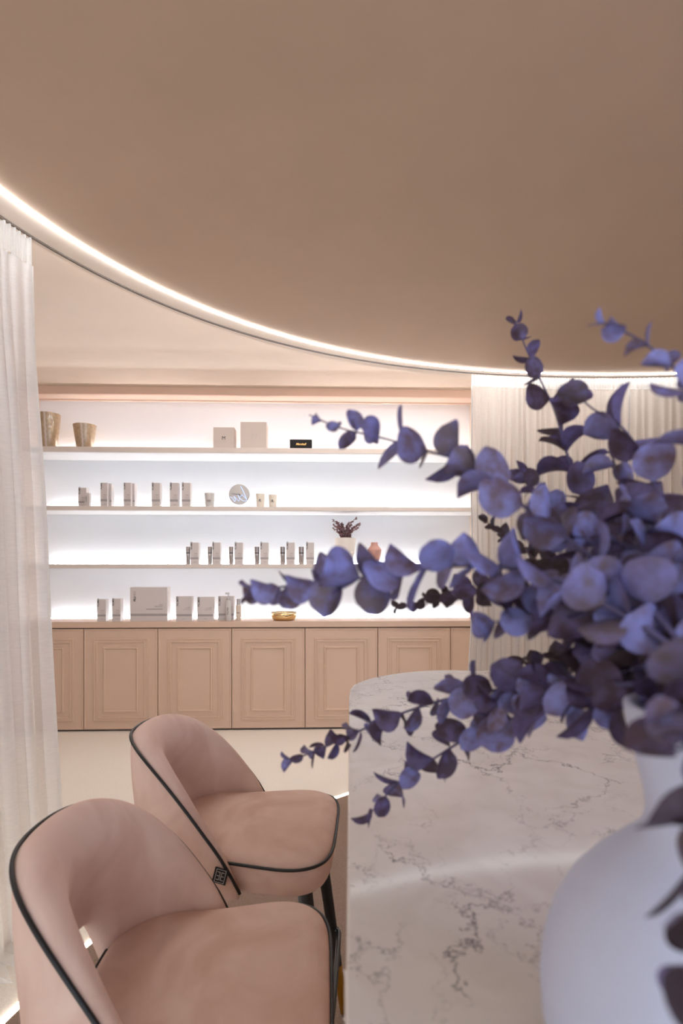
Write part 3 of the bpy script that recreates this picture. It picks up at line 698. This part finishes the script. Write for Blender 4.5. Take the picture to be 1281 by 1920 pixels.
        def bar(u0, u1, v0, v1): mk.add([pl(u0*hs, v0*hs, .0018), pl(u1*hs, v0*hs, .0018), pl(u1*hs, v1*hs, .0018), pl(u0*hs, v1*hs, .0018)], [(0, 1, 2, 3)])
        L = .72
        bar(-L, L, .92, .99); bar(-L, L, -.99, -.92); bar(-L, -L+.07, -.99, .99); bar(L-.07, L, -.99, .99)
        for s in (-1, 1):
            bar(min(s*.08, s*.16), max(s*.08, s*.16), -.62, .62)
            for v in (-.62, -.05, .52): bar(min(s*.08, s*.52), max(s*.08, s*.52), v, v+.1)
        mk.build('tag_emblem', M['tagprint'], tg)['kind'] = 'stuff'
    return c
def chair_at(x, d): return from_cam(x, d, 0.006)
chair('counter_chair', 'blush velvet counter chair with black piping, farther from the camera', chair_at(-.268, 1.415), -YAW-radians(3.0), True).scale = (1.04, 1, 1)
chair('counter_chair', 'blush velvet counter chair with black piping, nearest the camera', chair_at(-.247, .866), -YAW+radians(1.5), False).scale = (.94, 1, 1)

# ------------------------------------------------------------------ marble table
T = 0.97
out_px = [(648.5, 1990), (649.5, 1800), (651.5, 1600), (653.5, 1440), (654.5, 1330), (655.0, 1304), (657.5, 1292), (666, 1283), (688, 1274), (720, 1266.5), (762, 1260.5), (808, 1257), (850, 1256.3), (900, 1258)]
o1 = [at_z(x, y, T) for x, y in out_px]
near_l = from_cam(0.0105, -0.35, T)
rest_px = [(1143, 1369), (1179, 1398), (1207, 1425)]
o2 = [from_cam(.455, 1.70, T), from_cam(.505, 1.60, T), from_cam(.532, 1.45, T), from_cam(.540, 1.28, T)]+[at_z(x, y, T) for x, y in rest_px]+[from_cam(.49, .6, T), from_cam(.475, .2, T), from_cam(.47, -.2, T), from_cam(.43, -.42, T), from_cam(.24, -.47, T), from_cam(.06, -.43, T)]
outline = catmull([near_l]+o1+o2+[near_l], 5)[:-1]
org = from_cam(.25, .75, 0); org.z = 0.006
def ring_at(z, inset):
    k = len(outline); r_ = []
    for i in range(k):
        t = outline[(i+1) % k]-outline[i-1]; t.normalize(); nn = Vector((-t.y, t.x, 0))
        p = outline[i]; cdir = (Vector((org.x, org.y, 0))-Vector((p.x, p.y, 0)))
        if nn.dot(cdir) < 0: nn = -nn
        q = p+nn*inset; r_.append(Vector((q.x-org.x, q.y-org.y, z-org.z)))
    return r_
tb = thing('marble_table', 'counter-height table with rounded end and pale veined marble top', 'table', org)
MB().loft([ring_at(T-.038, .003), ring_at(T-.036, .0), ring_at(T-.003, .0), ring_at(T-.0008, .0008), ring_at(T, .003)]).build('table_top', M['marble'], tb)
MB().loft([[Vector((.11*cos(2*pi*i/48), .52*sin(2*pi*i/48), z)) for i in range(48)] for z in (0.02, T-.038-org.z)]).build('pedestal', M['fascia'], tb, smooth=True, autosmooth=.6)
MB().loft([[Vector((.135*cos(2*pi*i/48), .56*sin(2*pi*i/48), z)) for i in range(48)] for z in (0.0, .02)]).build('foot_plate', M['brass'], tb)

# ------------------------------------------------------------------ white vase
PXM = 3432.0; dv = F/PXM
vc = from_cam((1352-CX)/PXM, dv, T)
def vz(y): return H-(y-YH)/PXM-T
vprof_px = [(1187, 1331), (1190, 1350), (1198, 1395), (1210, 1440), (1222, 1490), (1227, 1535), (1222, 1562), (1208, 1585), (1180, 1608), (1130, 1655), (1088, 1705), (1056, 1765), (1037, 1830), (1031, 1890), (1036, 1960), (1056, 2030), (1095, 2090), (1150, 2128)]
prof = []
for x, y in reversed(vprof_px): prof.append(((1352-x)/PXM, vz(y)))
prof = [(prof[0][0]*.97, 0.0)]+[p for p in prof if p[1] > .0015]
rim_r, rim_z = prof[-1]
prof += [(rim_r-.003, rim_z+.0015), (rim_r-.006, rim_z-.001), (.036, vz(1440)), (.031, vz(1535)), (.030, vz(1600)), (.001, vz(1610))]
vs_ = thing('white_vase', 'bulbous matt white ceramic vase standing on the marble table', 'vase', (vc.x, vc.y, T))
MB().lathe(prof, 72).build('vase_body', M['vase'], vs_, smooth=True)

# ------------------------------------------------------------------ eucalyptus branches
def leaf_mesh(cup, asp, tip):
    vs = []; fs = []; nu, nv = 9, 5
    for i in range(nu):
        u = i/(nu-1)
        hw = asp*.5*max(0.0, 1-abs(2*u-1)**2.2)**.52*(1-.22*(u-.4)*tip)
        if i == 0: hw = .05
        if i == nu-1: hw = .04
        for j in range(nv):
            v = -1+2*j/(nv-1)
            vs.append((u+.06, v*hw, cup*(v*v*hw*1.3)+.10*cup*sin(pi*u)*1.0-.25*cup*u*u))
    for i in range(nu-1):
        for j in range(nv-1): fs.append((i*nv+j, i*nv+j+1, (i+1)*nv+j+1, (i+1)*nv+j))
    vs += [(0, -.012, 0), (0, .012, 0)]; k = len(vs)
    fs.append((k-2, 2-1, 2+1, k-1))
    return vs, fs
LEAF = {}
for mk in ('leafblue', 'leafplum', 'leafdark', 'leafgrey'):
    LEAF[mk] = []
    for cup, asp, tip in ((.9, 1.02, .2), (.5, .92, .4), (1.3, 1.04, .1), (.3, .80, .9), (-.5, .96, .4)):
        v_, f_ = leaf_mesh(cup*.5, asp, tip); me = bpy.data.meshes.new('leaf'); me.from_pydata(v_, [], f_); me.update()
        for p in me.polygons: p.use_smooth = True
        me.materials.append(M[mk]); LEAF[mk].append(me)
mouth = Vector((vc.x, vc.y, T+rim_z)); deep = Vector((vc.x, vc.y, T+vz(1500)))
def branch(label, pts, leaf=.030, step=.0135, mats=('leafblue',), seed=0, stem='stem', r0=.0024, tipscale=.35, start=.16, slender=0.0, face=0.55, direct=False):
    """pts: (px, py, depth) from the tip towards the vase mouth"""
    RB = random.Random(seed+100); leaf *= 1.10; step *= .84; start *= .55
    P = [at_depth(x, y, d) for x, y, d in pts]
    base = deep+Vector((RB.uniform(-.010, .010), RB.uniform(-.010, .010), 0)); mth = mouth+Vector((RB.uniform(-.020, .020), RB.uniform(-.020, .020), .0))
    path = [base, mth]+list(reversed(P)) if not direct else [base, mth]+list(reversed(P))
    pts_ = catmull(path, 8)
    seg = [0]
    for i in range(1, len(pts_)): seg.append(seg[-1]+(pts_[i]-pts_[i-1]).length)
    tot = seg[-1]
    br = thing('eucalyptus_branch', label, 'branch', base, group='eucalyptus branches in the white vase')
    MB().tube([p-base for p in pts_], [r0*(1-.72*s/tot) for s in seg], 6).build('stem', M[stem], br, smooth=True)
    s = tot*start+ (mth-base).length; k = 0; roll0 = RB.uniform(0, pi)
    view = Vector((0, 0, 0))
    while s < tot*.995:
        i = next(j for j in range(1, len(seg)) if seg[j] >= s); f = (s-seg[i-1])/(seg[i]-seg[i-1])
        p = pts_[i-1].lerp(pts_[i], f); t = (pts_[i]-pts_[i-1]).normalized()
        ref = Vector((0, 0, 1)) if abs(t.z) < .85 else Vector((1, 0, 0))
        e1 = t.cross(ref).normalized(); e2 = t.cross(e1)
        q = s/tot; grow = 1-(1-tipscale)*smoothstep(.72, 1.0, q); L = leaf*grow*RB.uniform(.82, 1.15)
        for h in (0, 1):
            ang = roll0+k*pi/2+h*pi+RB.uniform(-.35, .35)
            o_ = e1*cos(ang)+e2*sin(ang); be = radians(RB.uniform(18, 58)+18*smoothstep(.85, 1, q))
            ax = (o_*cos(be)+t*sin(be)).normalized(); nr = (t*cos(be)-o_*sin(be)).normalized()
            nr = Matrix.Rotation(RB.uniform(-1, 1)*face*1.9, 3, ax) @ nr
            sd = nr.cross(ax).normalized()
            lf = bpy.data.objects.new('leaf', RB.choice(LEAF[RB.choice(mats)])); COL.objects.link(lf); lf.parent = br
            m3 = Matrix((ax*L, sd*L*(1-slender*RB.random()), nr*L)).transposed().to_4x4(); m3.translation = p-base; lf.matrix_local = m3
        k += 1; s += step*(.6+.55*grow)*RB.uniform(.85, 1.18)
    return br
B = ('leafblue',); P_ = ('leafplum', 'leafplum', 'leafblue'); G = ('leafgrey', 'leafplum'); D = ('leafdark',)
branch('eucalyptus branch reaching up left across the top shelves, thin tip by the speaker', [(580, 778, .50), (640, 803, .485), (720, 822, .47), (800, 845, .455), (870, 868, .44), (950, 925, .42), (1050, 1000, .39), (1180, 1100, .35), (1290, 1220, .32)], leaf=.0285, step=.024, mats=('leafblue', 'leafgrey'), seed=1, tipscale=.30, face=.45, start=.30)
branch('eucalyptus branch stretching far left in front of the worktop', [(462, 1112, .46), (530, 1100, .45), (610, 1090, .44), (690, 1082, .43), (780, 1068, .42), (870, 1060, .405), (980, 1070, .38), (1100, 1115, .355), (1280, 1230, .32)], leaf=.0275, step=.0185, mats=('leafblue', 'leafblue', 'leafgrey'), seed=2, tipscale=.62, face=.5, start=.28)
branch('plum eucalyptus branch arching low left over the table corner', [(528, 1432, .60), (600, 1405, .59), (680, 1368, .57), (760, 1335, .545), (850, 1308, .51), (950, 1292, .46), (1100, 1285, .39), (1270, 1285, .33)], leaf=.0265, step=.0185, slender=.22, mats=P_, seed=3, tipscale=.50, face=.5, start=.30)
branch('lowest plum eucalyptus branch drooping over the marble table top', [(690, 1530, .56), (745, 1470, .55), (805, 1428, .535), (880, 1382, .51), (970, 1345, .46), (1090, 1320, .40), (1270, 1300, .33)], leaf=.0270, step=.0215, slender=.22, mats=P_, seed=4, tipscale=.78, face=.5, start=.34)
branch('upright plum eucalyptus branch rising above the ceiling light line', [(966, 600, .62), (985, 650, .61), (1010, 705, .60), (1040, 770, .585), (1060, 840, .565), (1085, 910, .54), (1120, 990, .50), (1190, 1110, .42), (1280, 1230, .34)], leaf=.030, step=.031, mats=('leafplum',), seed=5, tipscale=.50, face=.5, start=.25)
branch('blurred eucalyptus branch with narrow leaves at the top right corner', [(1130, 605, .37), (1190, 632, .365), (1240, 668, .36), (1290, 725, .35), (1330, 850, .34), (1350, 1050, .325)], leaf=.024, step=.020, mats=B, seed=6, tipscale=.5, slender=.65, face=.25, start=.32)
branch('eucalyptus branch with broad leaf cluster in front of the right curtain top', [(1068, 728, .50), (1110, 765, .49), (1170, 805, .475), (1215, 880, .45), (1250, 990, .41), (1300, 1170, .34)], leaf=.030, step=.034, mats=('leafgrey', 'leafblue', 'leafplum'), seed=7, tipscale=.95, face=.5, start=.30)
branch('grey eucalyptus branch with pointed leaves beside the upright plum branch', [(1128, 862, .52), (1165, 880, .50), (1195, 940, .47), (1225, 1020, .43), (1285, 1170, .34)], leaf=.028, step=.032, mats=G, seed=8, slender=.45, tipscale=.8, face=.5, start=.30)
branch('dark thin eucalyptus twig in front of the left edge of the right curtain', [(897, 966, .66), (925, 988, .65), (965, 1018, .62), (1020, 1060, .56), (1120, 1130, .46), (1270, 1240, .34)], leaf=.0225, step=.016, mats=D, seed=9, stem='stemdark', r0=.0018, slender=.4, tipscale=.45, start=.42)
branch('mauve eucalyptus branch with small round leaves in the middle of the bunch', [(968, 880, .58), (1000, 915, .56), (1040, 965, .52), (1100, 1040, .46), (1200, 1140, .39), (1290, 1230, .33)], leaf=.024, step=.0145, mats=P_, seed=10, tipscale=.6, start=.28)
branch('dark red eucalyptus twig peeking out above the worktop', [(740, 1138, .64), (780, 1130, .62), (840, 1115, .58), (920, 1105, .52), (1050, 1130, .43), (1270, 1240, .33)], leaf=.021, step=.0155, mats=('leafdark', 'leafplum'), seed=11, stem='stemdark', r0=.0018, slender=.35, tipscale=.45, start=.4)
branch('short blue eucalyptus branch with rosette tip pointing at the camera', [(918, 1168, .41), (970, 1160, .405), (1040, 1160, .39), (1130, 1180, .365), (1270, 1250, .325)], leaf=.027, step=.0135, mats=('leafblue', 'leafplum'), seed=12, tipscale=.75, start=.22)
branch('dark slim eucalyptus twig just above the marble table end', [(962, 1240, .60), (1010, 1246, .57), (1080, 1250, .51), (1160, 1255, .44), (1280, 1265, .33)], leaf=.024, step=.019, mats=D, seed=13, stem='stemdark', r0=.0018, slender=.55, tipscale=.7, start=.36)
branch('blurred eucalyptus sprig hanging down over the vase', [(1300, 1920, .182), (1296, 1760, .187), (1302, 1620, .202), (1308, 1490, .222), (1318, 1370, .232), (1334, 1285, .262)], leaf=.0245, step=.0175, mats=('leafplum', 'leafdark', 'leafgrey'), seed=14, tipscale=.9, start=.25, face=.4)
branch('broad-leaved blue eucalyptus branch at the heart of the bunch', [(1042, 1005, .41), (1110, 1010, .40), (1180, 1025, .38), (1260, 1085, .355), (1320, 1200, .33)], leaf=.0270, step=.0150, mats=('leafblue',), seed=15, tipscale=.9, start=.18)
branch('blue eucalyptus branch curving above the heart of the bunch at the right edge', [(1170, 950, .40), (1225, 975, .385), (1285, 1030, .365), (1330, 1150, .34)], leaf=.0255, step=.015, mats=('leafblue', 'leafplum'), seed=16, tipscale=.8, start=.2)
branch('shaded plum eucalyptus branch low at the right of the bunch', [(1090, 1215, .40), (1160, 1205, .385), (1230, 1215, .36), (1310, 1255, .33)], leaf=.027, step=.0125, mats=('leafplum', 'leafdark'), seed=17, tipscale=.9, start=.16)
branch('dark eucalyptus branch filling the mouth of the vase', [(1200, 1150, .44), (1240, 1165, .41), (1290, 1200, .37), (1335, 1260, .33)], leaf=.028, step=.0115, mats=('leafdark', 'leafplum'), seed=18, tipscale=.9, start=.12)
branch('eucalyptus branch with blue leaves along a straight stem over the table', [(905, 1330, .45), (965, 1312, .44), (1060, 1306, .41), (1160, 1303, .375), (1270, 1292, .33)], leaf=.0235, step=.0165, slender=.25, mats=('leafblue', 'leafplum'), seed=19, tipscale=.9, start=.24)
branch('blurred eucalyptus sprig crossing the neck of the vase', [(1246, 1352, .236), (1262, 1400, .229), (1286, 1396, .227), (1318, 1330, .240), (1338, 1284, .266)], leaf=.0185, step=.015, mats=('leafplum', 'leafblue'), seed=20, tipscale=.9, start=.2)
